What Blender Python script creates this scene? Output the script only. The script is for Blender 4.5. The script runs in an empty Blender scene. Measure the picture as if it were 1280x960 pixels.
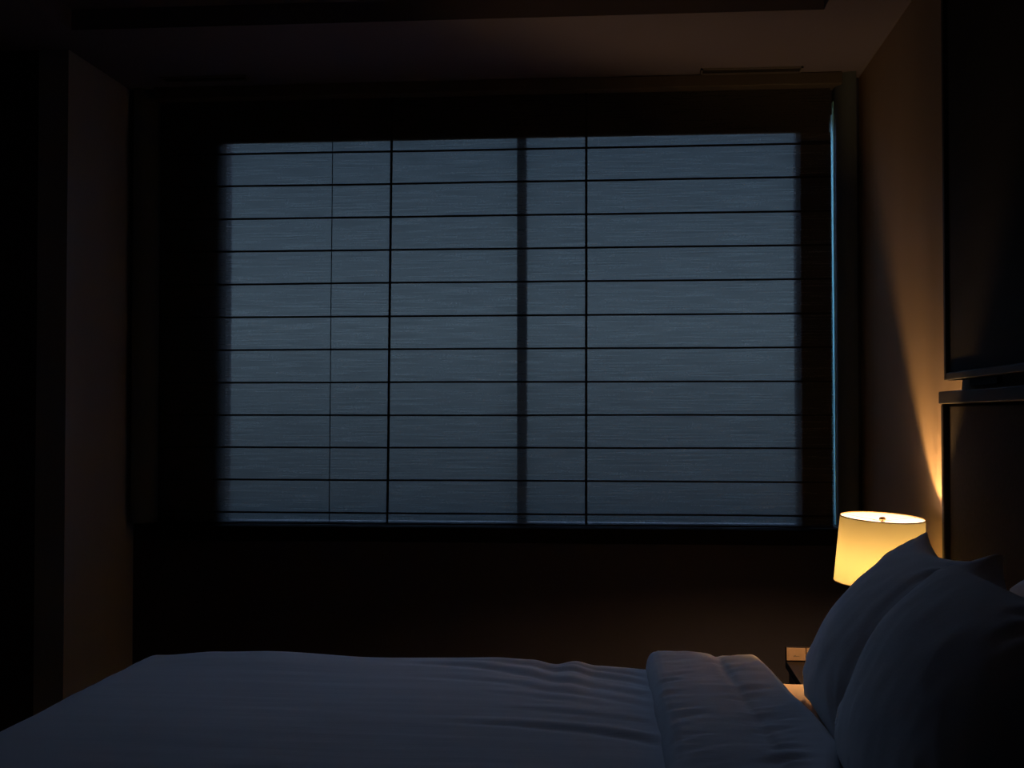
import bpy, bmesh, math, random
from mathutils import Vector, Matrix, noise

random.seed(4)
SC = bpy.context.scene
COL = SC.collection
PI = math.pi

# ---------------------------------------------------------------- camera
CAM_Z = 1.19
yaw = math.atan(142 / 1600.0)
pitch = math.atan(40 / 1600.0)
cd = bpy.data.cameras.new('camera')
cd.sensor_width = 36.0
cd.lens = 45.0
cd.clip_start = 0.05
cam = bpy.data.objects.new('camera', cd)
cam.location = (0, 0, CAM_Z)
cam.rotation_euler = (PI / 2 + pitch, 0, yaw)
COL.objects.link(cam)
SC.camera = cam

SC.view_settings.view_transform = 'Standard'
SC.view_settings.look = 'None'
SC.view_settings.gamma = 1
SC.view_settings.use_curve_mapping = False
SC.view_settings.exposure = 0.0

# ---------------------------------------------------------------- materials
def new_mat(name):
    m = bpy.data.materials.new(name)
    m.use_nodes = True
    nt = m.node_tree
    nt.nodes.clear()
    out = nt.nodes.new('ShaderNodeOutputMaterial')
    return m, nt, out

def N(nt, kind, **kw):
    n = nt.nodes.new(kind)
    for k, v in kw.items():
        n.inputs[k.replace('_', ' ')].default_value = v
    return n

def surf(name, col, rough=0.6, spec=0.3, var=0.08, scale=(8, 8, 8), bump=0.0, bscale=None, metal=0.0, sheen=0.0):
    """Procedural surface: base colour gently varied by noise, optional noise bump."""
    m, nt, out = new_mat(name)
    L = nt.links
    b = N(nt, 'ShaderNodeBsdfPrincipled', Roughness=rough, Metallic=metal)
    b.inputs['Specular IOR Level'].default_value = spec
    if sheen:
        b.inputs['Sheen Weight'].default_value = sheen
    tc = nt.nodes.new('ShaderNodeTexCoord')
    mp = nt.nodes.new('ShaderNodeMapping')
    mp.inputs['Scale'].default_value = scale
    L.new(tc.outputs['Object'], mp.inputs['Vector'])
    nz = N(nt, 'ShaderNodeTexNoise', Scale=1.0, Detail=4.0)
    L.new(mp.outputs[0], nz.inputs['Vector'])
    rp = nt.nodes.new('ShaderNodeValToRGB')
    rp.color_ramp.elements[0].position = 0.3
    rp.color_ramp.elements[1].position = 0.7
    rp.color_ramp.elements[0].color = tuple(c * (1 - var) for c in col) + (1,)
    rp.color_ramp.elements[1].color = tuple(min(1, c * (1 + var)) for c in col) + (1,)
    L.new(nz.outputs['Fac'], rp.inputs['Fac'])
    L.new(rp.outputs['Color'], b.inputs['Base Color'])
    if bump:
        mp2 = nt.nodes.new('ShaderNodeMapping')
        mp2.inputs['Scale'].default_value = bscale or scale
        L.new(tc.outputs['Object'], mp2.inputs['Vector'])
        n2 = N(nt, 'ShaderNodeTexNoise', Scale=1.0, Detail=3.0)
        L.new(mp2.outputs[0], n2.inputs['Vector'])
        bp = N(nt, 'ShaderNodeBump', Strength=bump, Distance=0.002)
        L.new(n2.outputs['Fac'], bp.inputs['Height'])
        L.new(bp.outputs[0], b.inputs['Normal'])
    L.new(b.outputs[0], out.inputs[0])
    return m

M = {}
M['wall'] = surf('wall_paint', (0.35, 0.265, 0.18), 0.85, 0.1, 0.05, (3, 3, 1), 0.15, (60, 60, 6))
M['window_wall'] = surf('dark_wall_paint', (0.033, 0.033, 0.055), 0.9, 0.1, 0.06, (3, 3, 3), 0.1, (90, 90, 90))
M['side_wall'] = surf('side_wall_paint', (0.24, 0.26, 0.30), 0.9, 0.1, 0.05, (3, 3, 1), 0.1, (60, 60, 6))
M['ceiling'] = surf('ceiling_paint', (0.105, 0.10, 0.14), 0.95, 0.05, 0.03, (2, 2, 2))
M['floor'] = surf('floor_carpet', (0.05, 0.043, 0.04), 0.95, 0.1, 0.25, (60, 60, 60), 0.4)
M['trim'] = surf('painted_trim', (0.06, 0.08, 0.105), 0.7, 0.2, 0.02)
M['leak_paint'] = surf('leak_tinted_paint', (0.34, 0.85, 0.92), 0.7, 0.1, 0.02)  # cyan of the leaking skylight put into the paint
M['rail'] = surf('rail_paint', (0.06, 0.055, 0.055), 0.7, 0.2, 0.05)
M['sill'] = surf('sill_stone', (0.006, 0.006, 0.007), 0.95, 0.03, 0.2, (20, 20, 20))
M['frame'] = surf('window_frame_metal', (0.03, 0.03, 0.033), 0.5, 0.3, 0.05)
M['cotton'] = surf('white_cotton', (0.78, 0.78, 0.80), 0.85, 0.1, 0.02, (4, 4, 4), 0.25, (5, 160, 60), sheen=0.1)
M['pillow'] = surf('pillow_cotton', (0.90, 0.90, 0.90), 0.85, 0.1, 0.02, (4, 4, 4), 0.15, (120, 120, 120), sheen=0.1)
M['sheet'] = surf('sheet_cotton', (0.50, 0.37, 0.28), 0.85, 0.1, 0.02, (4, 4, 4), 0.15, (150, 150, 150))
M['mattress'] = surf('mattress_ticking', (0.6, 0.58, 0.55), 0.9, 0.1, 0.05, (30, 30, 30))
M['bed_base'] = surf('bed_base_fabric', (0.05, 0.045, 0.045), 0.9, 0.1, 0.2, (80, 80, 80), 0.3)
M['head_fabric'] = surf('headboard_fabric', (0.026, 0.021, 0.018), 0.9, 0.1, 0.15, (90, 90, 90), 0.2)
M['head_wood'] = surf('headboard_wood', (0.026, 0.023, 0.022), 0.6, 0.12, 0.2, (40, 4, 40), 0.1)
M['panel_frame'] = surf('panel_frame_wood', (0.014, 0.013, 0.013), 0.6, 0.2, 0.2, (30, 4, 30))
M['panel'] = surf('panel_face', (0.008, 0.008, 0.009), 0.8, 0.1, 0.2, (20, 3, 20))
M['walnut'] = surf('walnut_wood', (0.0045, 0.0026, 0.0018), 0.75, 0.1, 0.3, (10, 70, 70), 0.1)
M['dark_walnut'] = surf('dark_wood', (0.025, 0.018, 0.014), 0.5, 0.3, 0.3, (10, 60, 60))
M['plate'] = surf('beige_plate', (0.095, 0.066, 0.05), 0.5, 0.3, 0.08, (60, 10, 10))
M['ink'] = surf('dark_mark', (0.05, 0.04, 0.035), 0.6, 0.2, 0.0)
M['brass'] = surf('aged_brass', (0.45, 0.30, 0.14), 0.35, 0.5, 0.1, (20, 20, 20), metal=1.0)
M['white_metal'] = surf('white_enamel', (0.8, 0.8, 0.78), 0.5, 0.3, 0.02)
M['black_metal'] = surf('black_metal', (0.02, 0.018, 0.016), 0.4, 0.5, 0.1)
M['rim'] = surf('shade_rim_tape', (0.10, 0.06, 0.03), 0.8, 0.1, 0.1)
M['rod'] = surf('blind_rod_tape', (0.012, 0.012, 0.014), 0.8, 0.1, 0.1)
M['bounce_lining'] = surf('bounce_lining', (0.7, 0.75, 0.78), 0.9, 0.05, 0.02)
M['lining'] = surf('blackout_lining', (0.05, 0.05, 0.055), 0.95, 0.05, 0.1)
M['vent_dark'] = surf('vent_slot', (0.02, 0.02, 0.022), 0.8, 0.1, 0.1)
M['vent'] = surf('vent_frame_paint', (0.085, 0.083, 0.10), 0.7, 0.2, 0.03)

def blind_material():
    m, nt, out = new_mat('blind_weave')
    L = nt.links
    tc = nt.nodes.new('ShaderNodeTexCoord')
    def streak(scale, det):
        mp = nt.nodes.new('ShaderNodeMapping')
        mp.inputs['Scale'].default_value = scale
        L.new(tc.outputs['Object'], mp.inputs['Vector'])
        n = N(nt, 'ShaderNodeTexNoise', Scale=1.0, Detail=det, Roughness=0.6)
        L.new(mp.outputs[0], n.inputs['Vector'])
        return n.outputs['Fac']
    a = streak((5, 1, 190), 3.0)
    b = streak((170, 1, 300), 1.0)
    mx = nt.nodes.new('ShaderNodeMath'); mx.operation = 'MULTIPLY_ADD'
    L.new(b, mx.inputs[0]); mx.inputs[1].default_value = 0.45
    L.new(a, mx.inputs[2])
    rp = nt.nodes.new('ShaderNodeMapRange')
    rp.inputs['From Min'].default_value = 0.45
    rp.inputs['From Max'].default_value = 1.0
    rp.inputs['To Min'].default_value = 0.60
    rp.inputs['To Max'].default_value = 1.38
    L.new(mx.outputs[0], rp.inputs['Value'])
    base = nt.nodes.new('ShaderNodeMixRGB'); base.blend_type = 'MULTIPLY'
    base.inputs['Fac'].default_value = 1.0
    base.inputs['Color1'].default_value = BLIND_T + (1,)
    L.new(rp.outputs[0], base.inputs['Color2'])
    tr = nt.nodes.new('ShaderNodeBsdfTranslucent')
    L.new(base.outputs[0], tr.inputs['Color'])
    df = N(nt, 'ShaderNodeBsdfDiffuse')
    df.inputs['Color'].default_value = (0.035, 0.034, 0.034, 1)
    ad = nt.nodes.new('ShaderNodeAddShader')
    L.new(tr.outputs[0], ad.inputs[0]); L.new(df.outputs[0], ad.inputs[1])
    tp = nt.nodes.new('ShaderNodeBsdfTransparent')
    t2 = nt.nodes.new('ShaderNodeMixRGB'); t2.blend_type = 'MULTIPLY'
    t2.inputs['Fac'].default_value = 1.0
    t2.inputs['Color1'].default_value = BLIND_OPEN + (1,)
    L.new(rp.outputs[0], t2.inputs['Color2'])
    L.new(t2.outputs[0], tp.inputs['Color'])
    ad2 = nt.nodes.new('ShaderNodeAddShader')
    L.new(ad.outputs[0], ad2.inputs[0]); L.new(tp.outputs[0], ad2.inputs[1])
    L.new(ad2.outputs[0], out.inputs[0])
    return m

BLIND_T = (0.017, 0.019, 0.019)
BLIND_OPEN = (0.145, 0.145, 0.150)
M['blind'] = blind_material()

def shade_material():
    m, nt, out = new_mat('lamp_shade_linen')
    L = nt.links
    tc = nt.nodes.new('ShaderNodeTexCoord')
    mp = nt.nodes.new('ShaderNodeMapping'); mp.inputs['Scale'].default_value = (200, 200, 400)
    L.new(tc.outputs['Object'], mp.inputs['Vector'])
    n = N(nt, 'ShaderNodeTexNoise', Scale=1.0, Detail=2.0)
    L.new(mp.outputs[0], n.inputs['Vector'])
    rp = nt.nodes.new('ShaderNodeValToRGB')
    rp.color_ramp.elements[0].color = (SHADE_T[0] * .93, SHADE_T[1] * .93, SHADE_T[2] * .93, 1)
    rp.color_ramp.elements[1].color = SHADE_T + (1,)
    L.new(n.outputs['Fac'], rp.inputs['Fac'])
    tr = nt.nodes.new('ShaderNodeBsdfTranslucent')
    L.new(rp.outputs[0], tr.inputs['Color'])
    df = N(nt, 'ShaderNodeBsdfDiffuse'); df.inputs['Color'].default_value = (0.13, 0.14, 0.22, 1)
    ad = nt.nodes.new('ShaderNodeAddShader')
    L.new(tr.outputs[0], ad.inputs[0]); L.new(df.outputs[0], ad.inputs[1])
    L.new(ad.outputs[0], out.inputs[0])
    return m

SHADE_T = (0.0265, 0.0256, 0.0145)
M['shade'] = shade_material()

BULB = 2250.0
def bulb_material():
    m, nt, out = new_mat('glowing_bulb')
    e = N(nt, 'ShaderNodeEmission', Strength=BULB)
    e.inputs['Color'].default_value = (1.0, 0.54, 0.19, 1)
    nt.links.new(e.outputs[0], out.inputs[0])
    return m
M['bulb'] = bulb_material()

def glass_material():
    m, nt, out = new_mat('window_glass')
    tp = N(nt, 'ShaderNodeBsdfTransparent'); tp.inputs['Color'].default_value = (0.93, 0.97, 1.0, 1)
    gl = N(nt, 'ShaderNodeBsdfGlossy', Roughness=0.02)
    lw = N(nt, 'ShaderNodeFresnel', IOR=1.45)
    mx = nt.nodes.new('ShaderNodeMixShader')
    nt.links.new(lw.outputs[0], mx.inputs[0])
    nt.links.new(tp.outputs[0], mx.inputs[1]); nt.links.new(gl.outputs[0], mx.inputs[2])
    nt.links.new(mx.outputs[0], out.inputs[0])
    return m
M['glass'] = glass_material()

# ---------------------------------------------------------------- world: blue hour sky
w = bpy.data.worlds.new('dusk_sky'); SC.world = w; w.use_nodes = True
nt = w.node_tree; nt.nodes.clear()
wo = nt.nodes.new('ShaderNodeOutputWorld')
bg = nt.nodes.new('ShaderNodeBackground')
tc = nt.nodes.new('ShaderNodeTexCoord')
sx = nt.nodes.new('ShaderNodeSeparateXYZ')
nt.links.new(tc.outputs['Generated'], sx.inputs[0])
rp = nt.nodes.new('ShaderNodeValToRGB')
mr = nt.nodes.new('ShaderNodeMapRange')
mr.inputs['From Min'].default_value = -1.0
nt.links.new(sx.outputs['Z'], mr.inputs['Value'])
nt.links.new(mr.outputs[0], rp.inputs['Fac'])
cr = rp.color_ramp
cr.elements[0].position = 0.0; cr.elements[0].color = (0.40, 0.28, 0.24, 1)   # warm glow from below, added to lift the ceiling
cr.elements[1].position = 1.0; cr.elements[1].color = (0.58, 0.86, 1.36, 1)
for pos, c in ((0.34, (0.30, 0.22, 0.19, 1)), (0.43, (0.010, 0.015, 0.020, 1)), (0.46, (0.010, 0.016, 0.022, 1)), (0.50, (0.030, 0.044, 0.055, 1)), (0.535, (0.052, 0.075, 0.092, 1)),
               (0.575, (0.038, 0.058, 0.075, 1)), (0.606, (0.024, 0.040, 0.056, 1)), (0.66, (0.58, 0.86, 1.36, 1))):
    e = cr.elements.new(pos); e.color = c
nt.links.new(rp.outputs['Color'], bg.inputs['Color'])
bg.inputs['Strength'].default_value = 5.0
nt.links.new(bg.outputs[0], wo.inputs[0])

# ---------------------------------------------------------------- helpers
def tag(o, label=None, cat=None, group=None, kind=None):
    if label: o['label'] = label
    if cat: o['category'] = cat
    if group: o['group'] = group
    if kind: o['kind'] = kind
    return o

def empty(name, loc, label, cat, group=None):
    o = bpy.data.objects.new(name, None)
    o.empty_display_size = 0.1
    COL.objects.link(o)
    o.location = loc
    return tag(o, label, cat, group)

def link_bm(name, bm, mat, parent=None, smooth=False):
    """link a bmesh given in WORLD coordinates as one object (kept in place under its parent)"""
    me = bpy.data.meshes.new(name)
    bmesh.ops.recalc_face_normals(bm, faces=bm.faces)
    bm.to_mesh(me); bm.free()
    me.materials.append(mat)
    if smooth:
        for p in me.polygons: p.use_smooth = True
    o = bpy.data.objects.new(name, me)
    COL.objects.link(o)
    if parent is not None:
        off = Vector((0, 0, 0)); p = parent
        while p is not None:
            off += p.location; p = p.parent
        me.transform(Matrix.Translation(-off))
        o.parent = parent
    return o

def add_box(bm, x0, x1, y0, y1, z0, z1):
    v = [bm.verts.new((x, y, z)) for x in (x0, x1) for y in (y0, y1) for z in (z0, z1)]
    for f in ((0, 1, 3, 2), (4, 6, 7, 5), (0, 4, 5, 1), (2, 3, 7, 6), (0, 2, 6, 4), (1, 5, 7, 3)):
        bm.faces.new([v[i] for i in f])

def box(name, dims, mat, parent=None, bevel=0.0, seg=2):
    bm = bmesh.new()
    if isinstance(dims[0], (int, float)): dims = [dims]
    for d in dims: add_box(bm, *d)
    o = link_bm(name, bm, mat, parent)
    if bevel: bev(o, bevel, seg)
    return o

def bev(o, width, seg=2):
    b = o.modifiers.new('bevel', 'BEVEL'); b.width = width; b.segments = seg
    b.limit_method = 'ANGLE'; b.angle_limit = 0.6
    for p in o.data.polygons: p.use_smooth = True
    o.modifiers.new('wn', 'WEIGHTED_NORMAL').keep_sharp = True

def lathe(bm, cx, cy, prof, n=48, closed=False):
    rings = []
    for r, z in prof:
        rings.append([bm.verts.new((cx + r * math.cos(2 * PI * k / n), cy + r * math.sin(2 * PI * k / n), z)) for k in range(n)])
    m = len(rings)
    for i in range(m if closed else m - 1):
        a, b = rings[i], rings[(i + 1) % m]
        for k in range(n):
            bm.faces.new((a[k], a[(k + 1) % n], b[(k + 1) % n], b[k]))
    if not closed:
        bm.faces.new(rings[0][::-1]); bm.faces.new(rings[-1])

def tube(bm, p0, p1, r, n=10):
    p0, p1 = Vector(p0), Vector(p1)
    d = (p1 - p0).normalized()
    u = d.orthogonal().normalized(); v = d.cross(u)
    ra = [bm.verts.new(p0 + (u * math.cos(2 * PI * k / n) + v * math.sin(2 * PI * k / n)) * r) for k in range(n)]
    rb = [bm.verts.new(p1 + (u * math.cos(2 * PI * k / n) + v * math.sin(2 * PI * k / n)) * r) for k in range(n)]
    for k in range(n):
        bm.faces.new((ra[k], ra[(k + 1) % n], rb[(k + 1) % n], rb[k]))
    bm.faces.new(ra[::-1]); bm.faces.new(rb)

def struct(o):
    o['kind'] = 'structure'; return o

# ---------------------------------------------------------------- room shell
XR = 0.826            # right wall
XL = -1.813           # left wall beside the window
XLL = -2.9            # left wall of the wider part of the room
YW = 4.6              # window wall
YJ = 4.016            # where the room widens
YB = -0.9
H = 2.389
OX0, OX1, OZ0, OZ1 = -1.468, 0.604, 0.800, 2.26
SX0, SX1 = -1.727, 0.740   # opening widened past the stiles: added side slits that let leak light in   # window opening
WT = 0.10
struct(box('floor', (XLL - .1, XR + .1, YB - .1, YW + .1, -0.1, 0), M['floor']))
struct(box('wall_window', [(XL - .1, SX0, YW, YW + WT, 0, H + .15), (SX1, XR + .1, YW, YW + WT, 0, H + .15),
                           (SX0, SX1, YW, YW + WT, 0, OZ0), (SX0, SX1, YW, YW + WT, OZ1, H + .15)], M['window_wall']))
struct(box('wall_right', (XR, XR + .1, YB, YW, 0, H + .15), M['wall']))
struct(box('wall_left', (XL - .1, XL, YJ, YW, 0, H + .15), M['side_wall']))
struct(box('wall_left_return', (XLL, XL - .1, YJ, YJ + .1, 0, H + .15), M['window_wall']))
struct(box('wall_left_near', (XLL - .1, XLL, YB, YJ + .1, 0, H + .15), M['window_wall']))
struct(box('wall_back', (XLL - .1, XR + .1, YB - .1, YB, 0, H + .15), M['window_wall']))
# ceiling with a shallow recessed tray
TX0, TX1, TY0, TY1, TD = -1.714, 0.586, 0.1, 3.815, 0.065
ce = box('ceiling', [(XLL - .1, TX0, YB - .1, YW + .1, H, H + .2), (TX1, XR + .1, YB - .1, YW + .1, H, H + .2),
                     (TX0, TX1, TY1, YW + .1, H, H + .2), (TX0, TX1, YB - .1, TY0, H, H + .2),
                     (TX0, TX1, TY0, TY1, H + TD, H + .2)], M['ceiling'])
struct(ce)

# window frame, mullion and glass
wi = box('window_1', [(-1.722, OX0, YW, YW + .014, OZ0, OZ1), (OX1, .642, YW, YW + .014, OZ0, OZ1), (-1.50, OX0, YW + .014, YW + .07, OZ0, OZ1), (OX1, .616, YW + .014, YW + .07, OZ0, OZ1),
                      (OX0, OX1, YW + .012, YW + .07, OZ0, OZ0 + .006), (OX0, OX1, YW + .012, YW + .07, OZ1 - .012, OZ1)], M['frame'])
struct(wi)
box('mullion', (-0.391, -0.357, YW + .006, YW + .07, OZ0 + .006, OZ1 - .012), M['frame'], wi, 0.004)
box('glass_pane', (OX0, -0.391, YW + .045, YW + .051, OZ0 + .006, OZ1 - .012), M['glass'], wi)
box('glass_pane', (-0.357, OX1, YW + .045, YW + .051, OZ0 + .006, OZ1 - .012), M['glass'], wi)
box('leak_light_strip', (.7305, .733, YW - .030, YW + .053, OZ0 + .01, 2.30), M['leak_paint'], wi)  # thin strip added to show light leaking past the blind
box('glass_pane', (.616, .733, YW + .055, YW + .061, OZ0, OZ1), M['glass'], wi)  # pane of the added side slit
# sill
struct(box('trim_1', (-1.705, 0.742, 4.485, YW, 0.744, 0.797), M['sill'], None, 0.004))
# rounded upright trims on both sides of the window
def side_trim(name, xin, s):
    bm = bmesh.new()
    prof = []
    R = 0.062
    for k in range(13):
        t = k / 12 * PI / 2
        prof.append((xin + s * (R - R * math.cos(t)), YW - 0.028 - R * math.sin(t)))
    prof.append((xin + s * (R + .006), YW - 0.028 - R))
    prof.append((xin + s * (R + .006), YW))
    prof.append((xin + s * .007, YW))
    prof.append((xin + s * .007, YW + .075))
    prof.insert(0, (xin, YW + .075))
    lo = [bm.verts.new((x, y, 0.80)) for x, y in prof]
    hi = [bm.verts.new((x, y, H)) for x, y in prof]
    n = len(prof)
    for i in range(n):
        bm.faces.new((lo[i], lo[(i + 1) % n], hi[(i + 1) % n], hi[i]))
    bm.faces.new(lo); bm.faces.new(hi[::-1])
    o = link_bm(name, bm, M['trim'])
    for p in o.data.polygons: p.use_smooth = len(p.vertices) == 4
    o.data.set_sharp_from_angle(angle=0.7)
    return struct(o)
side_trim('trim_2', 0.733, 1)
side_trim('trim_3', -1.720, -1)

# ---------------------------------------------------------------- window blind
BY = 4.568
BX0, BX1, BZ0, BZ1 = -1.686, 0.7215, 0.802, 2.350
bl = empty('window_blind', (-0.48, BY, BZ1), 'grey woven fabric blind with thin dark cross rods covering the window', 'window blind')
rods = [2.135, 2.019, 1.900, 1.782, 1.664, 1.545, 1.4275, 1.310, 1.193, 1.0785, 0.962, 0.8455]
rods = [1.19 + (z - 1.19) * BY / 4.5 for z in rods]
bm = bmesh.new()
zs = [BZ0]
for z in sorted(rods) + [BZ1]:
    a = zs[-1]
    zs += [a + (z - a) * k / 6 for k in range(1, 7)]
nx = 40
def fab_y(x, z):
    d = min(abs(z - r) for r in rods + [BZ0, BZ1])
    return BY - 0.0025 * (1 - math.exp(-(d / 0.025) ** 2)) - 0.0012 * noise.noise(Vector((x * 1.3, 0, z * 2)))
grid = [[bm.verts.new((BX0 + (BX1 - BX0) * i / nx + 0.006 * (2.35 - z) / 1.55 * (2 * i / nx - 1),
                       fab_y(BX0 + (BX1 - BX0) * i / nx, z), z)) for i in range(nx + 1)] for z in zs]
for j in range(len(zs) - 1):
    for i in range(nx):
        bm.faces.new((grid[j][i], grid[j][i + 1], grid[j + 1][i + 1], grid[j + 1][i]))
link_bm('fabric', bm, M['blind'], bl, True)
for z in rods:
    bm = bmesh.new()
    n = 24
    pts = []
    for i in range(n + 1):
        x = BX0 + (BX1 - BX0) * i / n
        dz = 0.0016 * noise.noise(Vector((x * 1.7, z * 9, 3)))
        pts.append((x, z + dz))
    hh = 0.0032
    ring = [[bm.verts.new((x, y, zz + s)) for y, s in ((BY - .008, -hh), (BY - .008, hh), (BY - .001, hh), (BY - .001, -hh))] for x, zz in pts]
    for i in range(n):
        for k in range(4):
            bm.faces.new((ring[i][k], ring[i][(k + 1) % 4], ring[i + 1][(k + 1) % 4], ring[i + 1][k]))
    bm.faces.new(ring[0]); bm.faces.new(ring[-1][::-1])
    link_bm('rod', bm, M['rod'], bl)
def cord(xt, xb, wd):
    bm = bmesh.new()
    n = 20
    ring = []
    for i in range(n + 1):
        t = i / n
        z = BZ1 + (BZ0 - BZ1) * t
        x = xt + (xb - xt) * t + 0.0012 * noise.noise(Vector((xt * 7, z * 2.2, 1)))
        ring.append([bm.verts.new((x + s, y, z)) for s, y in ((-wd, BY - .011), (wd, BY - .011), (wd, BY - .0085), (-wd, BY - .0085))])
    for i in range(n):
        for k in range(4):
            bm.faces.new((ring[i][k], ring[i][(k + 1) % 4], ring[i + 1][(k + 1) % 4], ring[i + 1][k]))
    bm.faces.new(ring[0]); bm.faces.new(ring[-1][::-1])
    return link_bm('cord', bm, M['rod'], bl)
S = BY / 4.5
cord(-0.828 * S, -0.8425 * S, 0.0044)
cord(-0.1355 * S, -0.1385 * S, 0.0044)
cord(-1.043 * S, -1.052 * S, 0.0014)
box('blackout_lining', (BX0 + .004, BX1 - .004, BY + .004, BY + .007, 2.190, BZ1), M['lining'], bl)
box('blackout_lining', (.614, BX1, BY + .003, BY + .006, BZ0 + .004, 2.190), M['bounce_lining'], bl)  # added strip: keeps slit light off the blind, bounces it to the jamb
box('head_rail', (-1.712, 0.753, 4.505, 4.60, 2.346, H - .001), M['rail'], bl, 0.003)
box('bottom_bar', (BX0, BX1, BY - .006, BY + .006, 0.7985, 0.805), M['rod'], bl)

# ---------------------------------------------------------------- ceiling vents
def vent(x0, x1, y0, y1, label):
    v = empty('air_vent', ((x0 + x1) / 2, (y0 + y1) / 2, H), label, 'air vent', 'linear vents in the ceiling')
    f = .007
    box('frame', [(x0, x1, y0, y0 + f, H - .006, H), (x0, x1, y1 - f, y1, H - .006, H),
                  (x0, x0 + f, y0, y1, H - .006, H), (x1 - f, x1, y0, y1, H - .006, H)], M['vent'], v)
    box('slot', (x0 + f, x1 - f, y0 + f, y1 - f, H - .002, H), M['vent_dark'], v)
    for k in (1, 2):
        yy = y0 + (y1 - y0) * k / 3
        box('louver', (x0 + f, x1 - f, yy - .002, yy + .002, H - .005, H - .001), M['vent_dark'], v)
vent(0.262, 0.610, 4.428, 4.496, 'slim linear ceiling vent above the right end of the blind')
vent(-1.640, -1.327, 4.370, 4.430, 'slim linear ceiling vent above the left end of the blind')

# ---------------------------------------------------------------- headboard and the panel over it
HX = 0.775
HY0, HY1 = 0.9, 3.245
hb = empty('headboard', (XR - .003, 2.1, 0), 'low dark upholstered headboard with wooden cap along the wall behind the pillows', 'headboard')
box('cap', (HX - .004, XR - .003, HY0, HY1 + .004, 1.220, 1.250), M['head_wood'], hb, 0.003)
for a, b in ((HY1 - .028, HY1), (HY0, HY0 + .03)):
    box('stile', (HX, XR - .003, a, b, 0.02, 1.220), M['head_wood'], hb, 0.006, 3)
box('padded_panel', (HX + .012, XR - .003, HY0 + .03, HY1 - .028, 0.02, 1.219), M['head_fabric'], hb, 0.008, 3)
wp = empty('wall_panel', (XR, 2.1, 1.277), 'tall black framed wall panel hanging above the headboard up to the ceiling', 'wall panel')
PY1 = 3.21
box('frame', [(HX, XR - .012, PY1 - .02, PY1, 1.277, H - .004), (HX, XR - .012, HY0, HY0 + .02, 1.277, H - .004),
              (HX, XR - .012, HY0 + .02, PY1 - .02, 1.277, 1.295), (HX, XR - .012, HY0 + .02, PY1 - .02, H - .022, H - .004)],
    M['panel_frame'], wp, 0.003)
box('panel_face', (HX + .008, XR - .012, HY0 + .02, PY1 - .02, 1.295, H - .022), M['panel'], wp)
for y in (1.2, 2.9):
    box('wall_batten', (XR - .012, XR, y, y + .22, 1.262, 1.40), M['panel_frame'], wp)

# ---------------------------------------------------------------- bed
MT = 0.547
bed = empty('bed', (-0.2, 2.2, 0), 'wide bed with white fitted sheet against the headboard', 'bed')
box('base', (-1.17, 0.77, 1.33, 3.07, 0.08, 0.30), M['bed_base'], bed, 0.02, 3)
for x in (-1.08, 0.66):
    for y in (1.42, 2.98):
        bm = bmesh.new(); lathe(bm, x, y, [(.022, 0), (.026, .002), (.03, .08)], 20)
        link_bm('leg', bm, M['black_metal'], bed)
mt = box('mattress', (-1.18, 0.773, 1.32, 3.085, 0.30, MT - .004), M['mattress'], bed, 0.04, 5)
# fitted sheet: gently uneven top that wraps over the mattress edge
bm = bmesh.new()
def wrap(s, a, b, r, hang):
    """arc-length s -> (position, drop) for cloth lying from a to b and hanging over both ends"""
    q = r * PI / 2
    if s < a + r:
        d = a + r - s
        if d < q: t = d / r; return a + r - r * math.sin(t), r * (1 - math.cos(t))
        return a, r + d - q
    if s > b - r:
        d = s - (b - r)
        if d < q: t = d / r; return b - r + r * math.sin(t), r * (1 - math.cos(t))
        return b, r + d - q
    return s, 0.0
ny, nx = 150, 60
g = []
for j in range(ny + 1):
    s = 1.30 - .2 + (1.812 + .4) * j / ny
    y, dy = wrap(s, 1.30, 3.112, 0.018, .2)
    row = []
    for i in range(nx + 1):
        x = -0.1 + 0.872 * i / nx
        hs = min(1, max(0, (x - .255) / .09))
        z = MT + 0.009 * hs * hs * (3 - 2 * hs) + 0.0022 * noise.noise(Vector((x * 9, y * 5, 2))) + 0.0012 * noise.noise(Vector((x * 26, y * 14, 5)))
        row.append(bm.verts.new((x, y, z - dy)))
    g.append(row)
for j in range(ny):
    for i in range(nx):
        bm.faces.new((g[j][i], g[j][i + 1], g[j + 1][i + 1], g[j + 1][i]))
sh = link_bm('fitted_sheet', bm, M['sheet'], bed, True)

# ---------------------------------------------------------------- duvet
def lerp_tab(tab, x):
    if x <= tab[0][0]: return tab[0][1]
    for (a, fa), (b, fb) in zip(tab, tab[1:]):
        if x <= b:
            t = (x - a) / (b - a); t = t * t * (3 - 2 * t)
            return fa + (fb - fa) * t
    return tab[-1][1]
EDGE = [(-1.3, .585), (-1.15, .592), (-1.0, .604), (-.88, .6065), (-.6, .5945), (-.32, .5985), (-.23, .594), (-.165, .584), (-.125, .590), (-.07, .579), (.03, .577), (.4, .575)]
def seg_dist(px, py, pts):
    best = (9, 0)
    tot = 0; acc = []
    for a, b in zip(pts, pts[1:]):
        acc.append(math.hypot(b[0] - a[0], b[1] - a[1]))
    L = sum(acc); run = 0
    for (a, b), l in zip(zip(pts, pts[1:]), acc):
        t = max(0, min(1, ((px - a[0]) * (b[0] - a[0]) + (py - a[1]) * (b[1] - a[1])) / (l * l)))
        cx, cy = a[0] + (b[0] - a[0]) * t, a[1] + (b[1] - a[1]) * t
        sgn = 1 if (b[0] - a[0]) * (py - a[1]) - (b[1] - a[1]) * (px - a[0]) > 0 else -1
        d = math.hypot(px - cx, py - cy)
        if d < abs(best[0]): best = (d * sgn, (run + l * t) / L)
        run += l
    return best
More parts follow.
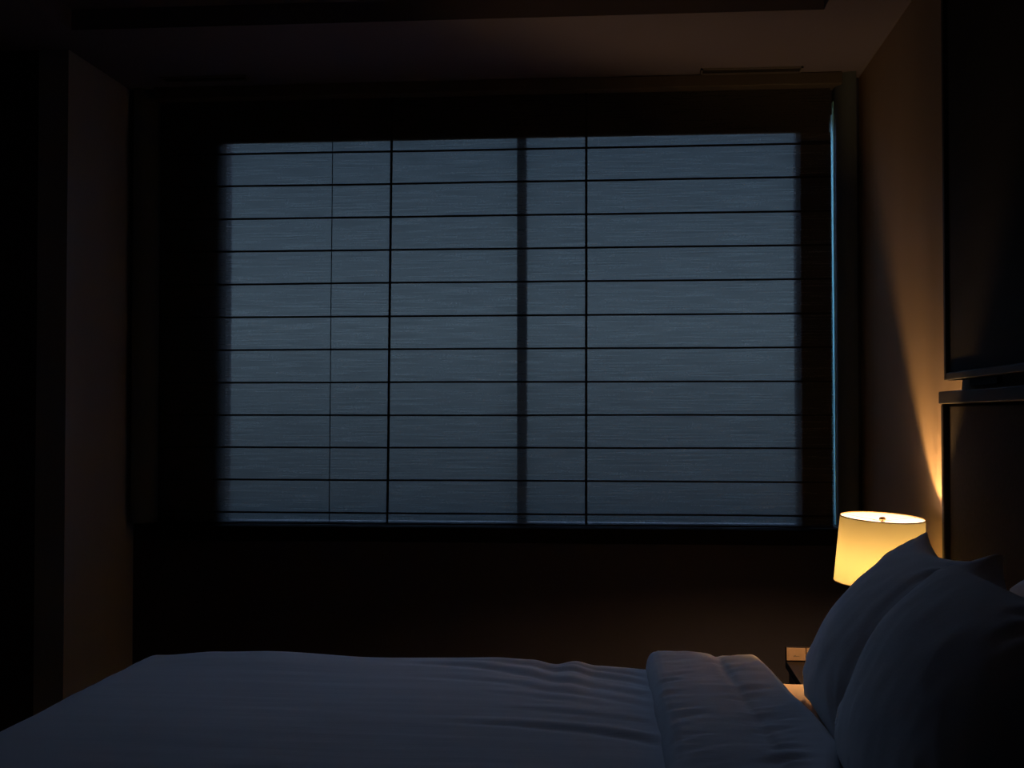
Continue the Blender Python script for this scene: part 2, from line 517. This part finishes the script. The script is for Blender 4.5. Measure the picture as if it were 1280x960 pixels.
# soft creases pulled towards the folded-back end (x, y on the bed), depth, width
CREASES = [
    ([(-.62, 3.05), (-.36, 2.99), (-.17, 2.90), (.02, 2.78)], .0075, .020),
    ([(-.42, 3.08), (-.22, 3.04), (-.08, 2.98), (.05, 2.90)], .0075, .018),
    ([(-.20, 3.09), (-.08, 3.06), (.04, 3.00)], .006, .016),
    ([(-.50, 2.88), (-.26, 2.83), (-.05, 2.72), (.04, 2.66)], .005, .018),
    ([(-.36, 2.74), (-.2, 2.71), (-.08, 2.66)], .003, .016),
    ([(-.40, 2.475), (-.22, 2.46), (-.06, 2.42), (.06, 2.36)], .0075, .018),
    ([(-.30, 2.60), (-.16, 2.58), (.03, 2.52)], .003, .015),
]
def duvet_top(x, y):
    e = lerp_tab(EDGE, x)
    k = math.exp(-((3.1 - y) / .28) ** 2) if y < 3.1 else 1
    z = 0.594 + (e - 0.590) * k
    z += 0.004 * noise.noise(Vector((x * 2.2, y * 3.0, 7.7)))
    # long shallow ripples running along the bed
    wr = noise.noise(Vector((x * 1.4, y * 13 + .5 * x, 4.4)))
    z += 0.0022 * wr + 0.0009 * noise.noise(Vector((x * 4, y * 34, 1.1)))
    for pts, dep, wd in CREASES:
        if abs(y - pts[0][1]) < .5 and -0.8 < x < .3:
            d, t = seg_dist(x, y, pts)
            if abs(d) < wd * 5:
                f = math.sin(PI * min(1, max(0, .12 + t * .62))) if t < 1 else .75
                f *= min(1, t * 3 + .05)
                z += .55 * f * dep * (-math.exp(-(d / wd) ** 2) + .9 * math.exp(-((d - 1.9 * wd) / (1.3 * wd)) ** 2))
    # dip where the folded end presses down
    z -= 0.004 * math.exp(-((x - 0.05) / .035) ** 2)
    return z
DY0, DY1, DX0 = 1.27, 3.137, -1.225
def wrap1(s, a, r):
    q = r * PI / 2
    if s < a + r:
        d = a + r - s
        if d < q: t = d / r; return a + r - r * math.sin(t), r * (1 - math.cos(t))
        return a, r + d - q
    return s, 0.0
duv = bpy.data.objects
bm = bmesh.new()
nx, ny = 230, 300
X1 = 0.245
g = []
for j in range(ny + 1):
    s = DY0 - .33 + (DY1 - DY0 + .66) * j / ny
    y, dy = wrap(s, DY0, DY1, 0.045, .33)
    row = []
    for i in range(nx + 1):
        sx_ = DX0 - .33 + (X1 - DX0 + .33) * i / nx
        x, dx = wrap1(sx_, DX0, 0.075)
        z = duvet_top(x, y)
        d = math.sqrt(dx * dx + dy * dy) if min(dx, dy) < 0.05 else max(dx, dy)
        ox = -0.012 * math.sin(y * 17 + 2 * noise.noise(Vector((0, y * 3, z)))) * min(1, max(0, dx - .06) / .2)
        oy = 0.012 * math.sin(x * 15 + 2 * noise.noise(Vector((x * 3, 1, 0)))) * min(1, max(0, dy - .06) / .2)
        zz = max(z - d, .235)
        row.append(bm.verts.new((x + ox, y + (oy if y > 2 else -oy), zz)))
    g.append(row)
for j in range(ny):
    for i in range(nx):
        bm.faces.new((g[j][i], g[j][i + 1], g[j + 1][i + 1], g[j + 1][i]))
bmesh.ops.remove_doubles(bm, verts=bm.verts, dist=0.0004)
dv = link_bm('duvet', bm, M['cotton'], None, True)
dv['label'] = 'white duvet spread over the bed with its head end folded back'
dv['category'] = 'duvet'
sm = dv.modifiers.new('thick', 'SOLIDIFY'); sm.thickness = 0.008; sm.offset = 0

# folded back end of the duvet: a puffy band lying across the bed
bm = bmesh.new()
ny, npf = 260, 72
def cuff_profile(y):
    """closed-ish cross-section in x,z, from the left foot over the top to the right foot"""
    t = (3.1 - y)
    xl = 0.046 + 0.018 * min(1, t / .8) + .004 * noise.noise(Vector((0, y * 6, 9)))
    xr = 0.329 + 0.054 * min(1, max(0, t) / .7) - 0.052 * min(1, max(0, (t - .80) / .30)) + .004 * noise.noise(Vector((4, y * 5, 9)))
    return xl, xr
for_rows = []
for j in range(ny + 1):
    s = DY0 - .30 + (DY1 + .006 - DY0 + .60) * j / ny
    y, dy = wrap(s, DY0 - .006, DY1 + .006, 0.06, .3)
    xl, xr = cuff_profile(y)
    row = []
    for i in range(npf + 1):
        t = i / npf
        # left tight roll, flat top, right fuller roll
        rl, rr = 0.024, 0.036
        if t < .2:
            a = t / .2 * PI / 2
            x = xl + rl * (1 - math.cos(a)); z = 0.580 + 0.047 * math.sin(a) ** .8
        elif t < .72:
            u = (t - .2) / .52
            x = xl + rl + (xr - rr - xl - rl) * u
            z = 0.627 - 0.002 * u
            seam = xl + .165 + .02 * (3.1 - y) / .8
            z -= 0.0045 * math.exp(-((x - seam) / .010) ** 2) * (.55 + .45 * math.exp(-((3.05 - y) / .35) ** 2))
            z += 0.004 * math.sin(PI * min(1, max(0, (x - xl) / .165)))
        else:
            a = (t - .72) / .28 * PI / 2
            x = xr - rr + rr * math.sin(a); z = 0.561 + 0.064 * math.cos(a) ** .9
        inner = math.sin(PI * min(1, max(0, t))) ** .5
        # cross puckers, strongest beside the left roll and along the seam
        pl = math.exp(-((x - xl - .03) / .06) ** 2)
        ps = math.exp(-((x - (xl + .20)) / .055) ** 2)
        ww = noise.noise(Vector((x * 7, y * 27 - x * 20, 3.3)))
        w2 = noise.noise(Vector((x * 9, y * 44 - x * 12, 8.3)))
        z += inner * ((pl + ps) * (0.0075 * ww + .0035 * w2) + 0.003 * noise.noise(Vector((x * 6, y * 8, 5.5))))
        z -= dy
        row.append(bm.verts.new((x, y, max(z, .26))))
    for_rows.append(row)
for j in range(ny):
    a, b = for_rows[j], for_rows[j + 1]
    for i in range(npf):
        bm.faces.new((a[i], a[i + 1], b[i + 1], b[i]))
bmesh.ops.remove_doubles(bm, verts=bm.verts, dist=0.0003)
cf = link_bm('folded_end', bm, M['cotton'], dv, True)

# ---------------------------------------------------------------- pillows
def pillow(bot, top, y_far, y_near, tf, tb, label, seed, sag=.05, stop=.2, yawdeg=0.0, pw=.42, low=.16, sp=2.0, wk=1.9):
    """bot/top = (x,z) of the lower and upper edge lines; spans y_far..y_near; bulges tf to the front, tb to the back"""
    bx, bz = bot; tx, tz = top
    L = math.hypot(tx - bx, tz - bz)
    up = Vector(((tx - bx) / L, 0, (tz - bz) / L))
    nrm = Vector((-up.z, 0, up.x))
    W = y_far - y_near
    cen = Vector(((bx + tx) / 2, (y_far + y_near) / 2, (bz + tz) / 2))
    n = 72
    rot = Matrix.Rotation(math.radians(yawdeg), 3, 'Z')
    bm = bmesh.new()
    def pos(u, v, side):
        su, sv = abs(u), abs(v)
        px = u * W / 2 * (1 - sag * (1 - v * v) * su ** 3)
        pz = v * L / 2 * (1 - (stop * (1 - su ** sp) if v > 0 else sag * (1 - u * u)) * sv ** 3)
        prof = max(0, (1 - u * u)) ** pw * max(0, (1 - v * v)) ** pw
        prof = prof * (0.55 + 0.45 * (1 - .5 * (u * u + v * v)))
        vb = 1 + low * (-v) * (1 - u * u)             # heavier towards the bottom
        t = (tf if side > 0 else tb) * prof * vb
        # creases fanning out of the corners, plus soft random dents
        wr = 0
        for cu in (-1, 1):
            for cv in (-1, 1):
                du, dv_ = (u - cu) * W, (v - cv) * L
                r = math.hypot(du, dv_); a = math.atan2(dv_, du)
                q = math.atan2(abs(dv_), abs(du))
                win = math.sin(2 * q) ** 2 if r > 1e-6 else 0
                wr += win * math.exp(-((r - .21) / .11) ** 2) * math.sin(a * 19 + 3 * noise.noise(Vector((r * 6, a, seed))) + seed) * .0045
        wr *= wk
        wr += .005 * noise.noise(Vector((u * 2.0, v * 2.0, seed * 3.1)))
        wr += .0030 * noise.noise(Vector((u * 9, v * 4, seed * 1.7)))
        env = min(1, prof * 2.2)
        t += wr * env * side if side > 0 else -0 * t
        off = t if side > 0 else -t
        q = up * pz + nrm * off + Vector((0, px, 0))
        return cen + rot @ q
    rows = {1: [], -1: []}
    # finer towards the edges
    cs = [math.sin((k / n * 2 - 1) * PI / 2) for k in range(n + 1)]
    for side in (1, -1):
        for v in cs:
            rows[side].append([bm.verts.new(pos(u, v, side)) for u in cs])
        for j in range(n):
            for i in range(n):
                f = (rows[side][j][i], rows[side][j][i + 1], rows[side][j + 1][i + 1], rows[side][j + 1][i])
                bm.faces.new(f if side > 0 else f[::-1])
    bmesh.ops.remove_doubles(bm, verts=bm.verts, dist=0.0004)
    o = link_bm('pillow', bm, M['pillow'], None, True)
    return tag(o, label, 'pillow', 'white pillows leaning on the headboard')
pillow((0.400, 0.559), (0.672, 0.930), 2.945, 2.37, .115, .05, 'white pillow nearest the glowing lamp, its corner in front of the shade', 1.3, pw=.38)
pillow((0.392, 0.562), (0.672, 0.940), 2.365, 1.66, .165, .05, 'big white pillow at front, leaning on the headboard in the lower right corner', 4.1, pw=.27, stop=.32, low=-.05, sp=3.6)
pillow((0.668, 0.561), (0.712, 0.868), 2.465, 1.75, .055, .035, 'white pillow upright behind the front pillow, only its edge showing at right', 7.2, stop=-.45)

# ---------------------------------------------------------------- bedside table
NX0, NX1, NY0, NY1, NT = 0.452, 0.822, 3.262, 3.705, 0.494
ns = empty('bedside_table', ((NX0 + NX1) / 2, (NY0 + NY1) / 2, 0), 'small brown wooden bedside table between the bed and the window wall', 'bedside table')
box('table_top', (NX0, NX1, NY0, NY1, NT - .022, NT), M['walnut'], ns, 0.002)
box('carcass', [(NX0 + .02, NX1, NY0 + .008, NY0 + .026, .10, NT - .022), (NX0 + .02, NX1, NY1 - .026, NY1 - .008, .10, NT - .022),
                (NX1 - .018, NX1, NY0 + .026, NY1 - .026, .10, NT - .022), (NX0 + .02, NX1 - .018, NY0 + .026, NY1 - .026, .10, .118),
                (NX0 + .02, NX1 - .018, NY0 + .026, NY1 - .026, .280, .292)], M['dark_walnut'], ns)
for z0, z1 in ((.120, .280), (.293, .470)):
    d = box('drawer', (NX0 + .004, NX0 + .022, NY0 + .028, NY1 - .028, z0, z1), M['dark_walnut'], ns, 0.002)
    bm = bmesh.new(); tube(bm, (NX0 - .014, 3.452, (z0 + z1) / 2), (NX0 + .004, 3.452, (z0 + z1) / 2), .009, 20)
    link_bm('knob', bm, M['brass'], d)
for x in (NX0 + .04, NX1 - .03):
    for y in (NY0 + .03, NY1 - .03):
        bm = bmesh.new(); tube(bm, (x, y, 0), (x, y, .10), .014, 16); link_bm('leg', bm, M['dark_walnut'], ns)
lg = box('back_ledge', (NX0, NX1, NY1, NY1 + .018, NT - .022, 0.5335), M['walnut'], ns, 0.001)
pw_ = 0.0535
for k in range(2):
    a = NX0 + .0008 + k * (pw_ + .002)
    p = box('switch_plate', (a, a + pw_, NY1 - .004, NY1, 0.4975, 0.5330), M['plate'], ns, 0.001)
    box('switch_mark', [(a + .019, a + .036, NY1 - .0046, NY1 - .0038, 0.5085, 0.5105), (a + .021, a + .026, NY1 - .0046, NY1 - .0038, 0.5105, 0.5125)], M['ink'], p)

# ---------------------------------------------------------------- table lamp
LX, LY = 0.668, 3.45
lamp = empty('table_lamp', (LX, LY, NT), 'lit table lamp with cream drum shade on the bedside table', 'table lamp')
bm = bmesh.new(); lathe(bm, LX, LY, [(.066, NT), (.068, NT + .004), (.066, NT + .012), (.03, NT + .016), (.012, NT + .022)], 40)
link_bm('base', bm, M['black_metal'], lamp, True).data.set_sharp_from_angle(angle=.6)
bm = bmesh.new(); lathe(bm, LX, LY, [(.008, NT + .02), (.008, .700)], 20)
link_bm('stem', bm, M['black_metal'], lamp)
bm = bmesh.new(); lathe(bm, LX, LY, [(.012, .700), (.016, .704), (.016, .765), (.012, .766), (.007, .7755)], 24)
link_bm('socket', bm, M['brass'], lamp)
bm = bmesh.new()
prof = []
for k in range(1, 13):
    a = -PI / 2 + .3 + (PI - .35) * k / 12
    prof.append((.017 * math.cos(a), .794 + .020 * math.sin(a)))
lathe(bm, LX, LY, prof, 28)
link_bm('bulb', bm, M['bulb'], lamp, True)
bm = bmesh.new(); lathe(bm, LX, LY, [(.0155, .845), (.017, .846), (.017, .848), (.011, .854), (.003, .856), (.0022, .905)], 32)
link_bm('light_block_cap', bm, M['white_metal'], lamp)  # added over the bulb to block its steep upward light
# shade group, tilted a little on its stem
SZ0, SZ1 = 0.7515, 0.9235
tilt = Matrix.Rotation(math.radians(2.7), 4, 'Y') @ Matrix.Rotation(math.radians(3.2), 4, 'X')
piv = Vector((LX, LY, (SZ0 + SZ1) / 2))
TM = Matrix.Translation(piv) @ tilt @ Matrix.Translation(-piv)
RB, RT = 0.1165, 0.1085
bm = bmesh.new()
th = .0012
lathe(bm, LX, LY, [(RB, SZ0), (RT, SZ1)], 96)
bmesh.ops.delete(bm, geom=[f for f in bm.faces if len(f.verts) > 4], context='FACES')
bm.transform(TM)
shd = link_bm('lamp_shade', bm, M['shade'], lamp, True)
def ring(r, z, a, b):
    bm = bmesh.new()
    lathe(bm, LX, LY, [(r - a, z - b), (r + a, z - b), (r + a, z + b), (r - a, z + b)], 96, True)
    bm.transform(TM)
    return link_bm('rim', bm, M['rim'], shd)
ring(RT, SZ1, .0011, .0012)
ring(RB, SZ0, .0011, .0012)
bm = bmesh.new()
for k in range(3):
    a = 2 * PI * k / 3 + .5
    tube(bm, (LX, LY, SZ1 - .010), (LX + (RT - .001) * math.cos(a), LY + (RT - .001) * math.sin(a), SZ1 - .004), .0012, 8)
bm.transform(TM)
link_bm('spider', bm, M['white_metal'], shd)
bm = bmesh.new()
lathe(bm, LX, LY, [(.004, SZ1 - .012), (.0085, SZ1 - .006), (.009, SZ1 - .002), (.005, SZ1 + .001)], 20)
bm.transform(TM)
link_bm('finial', bm, M['brass'], shd, True)
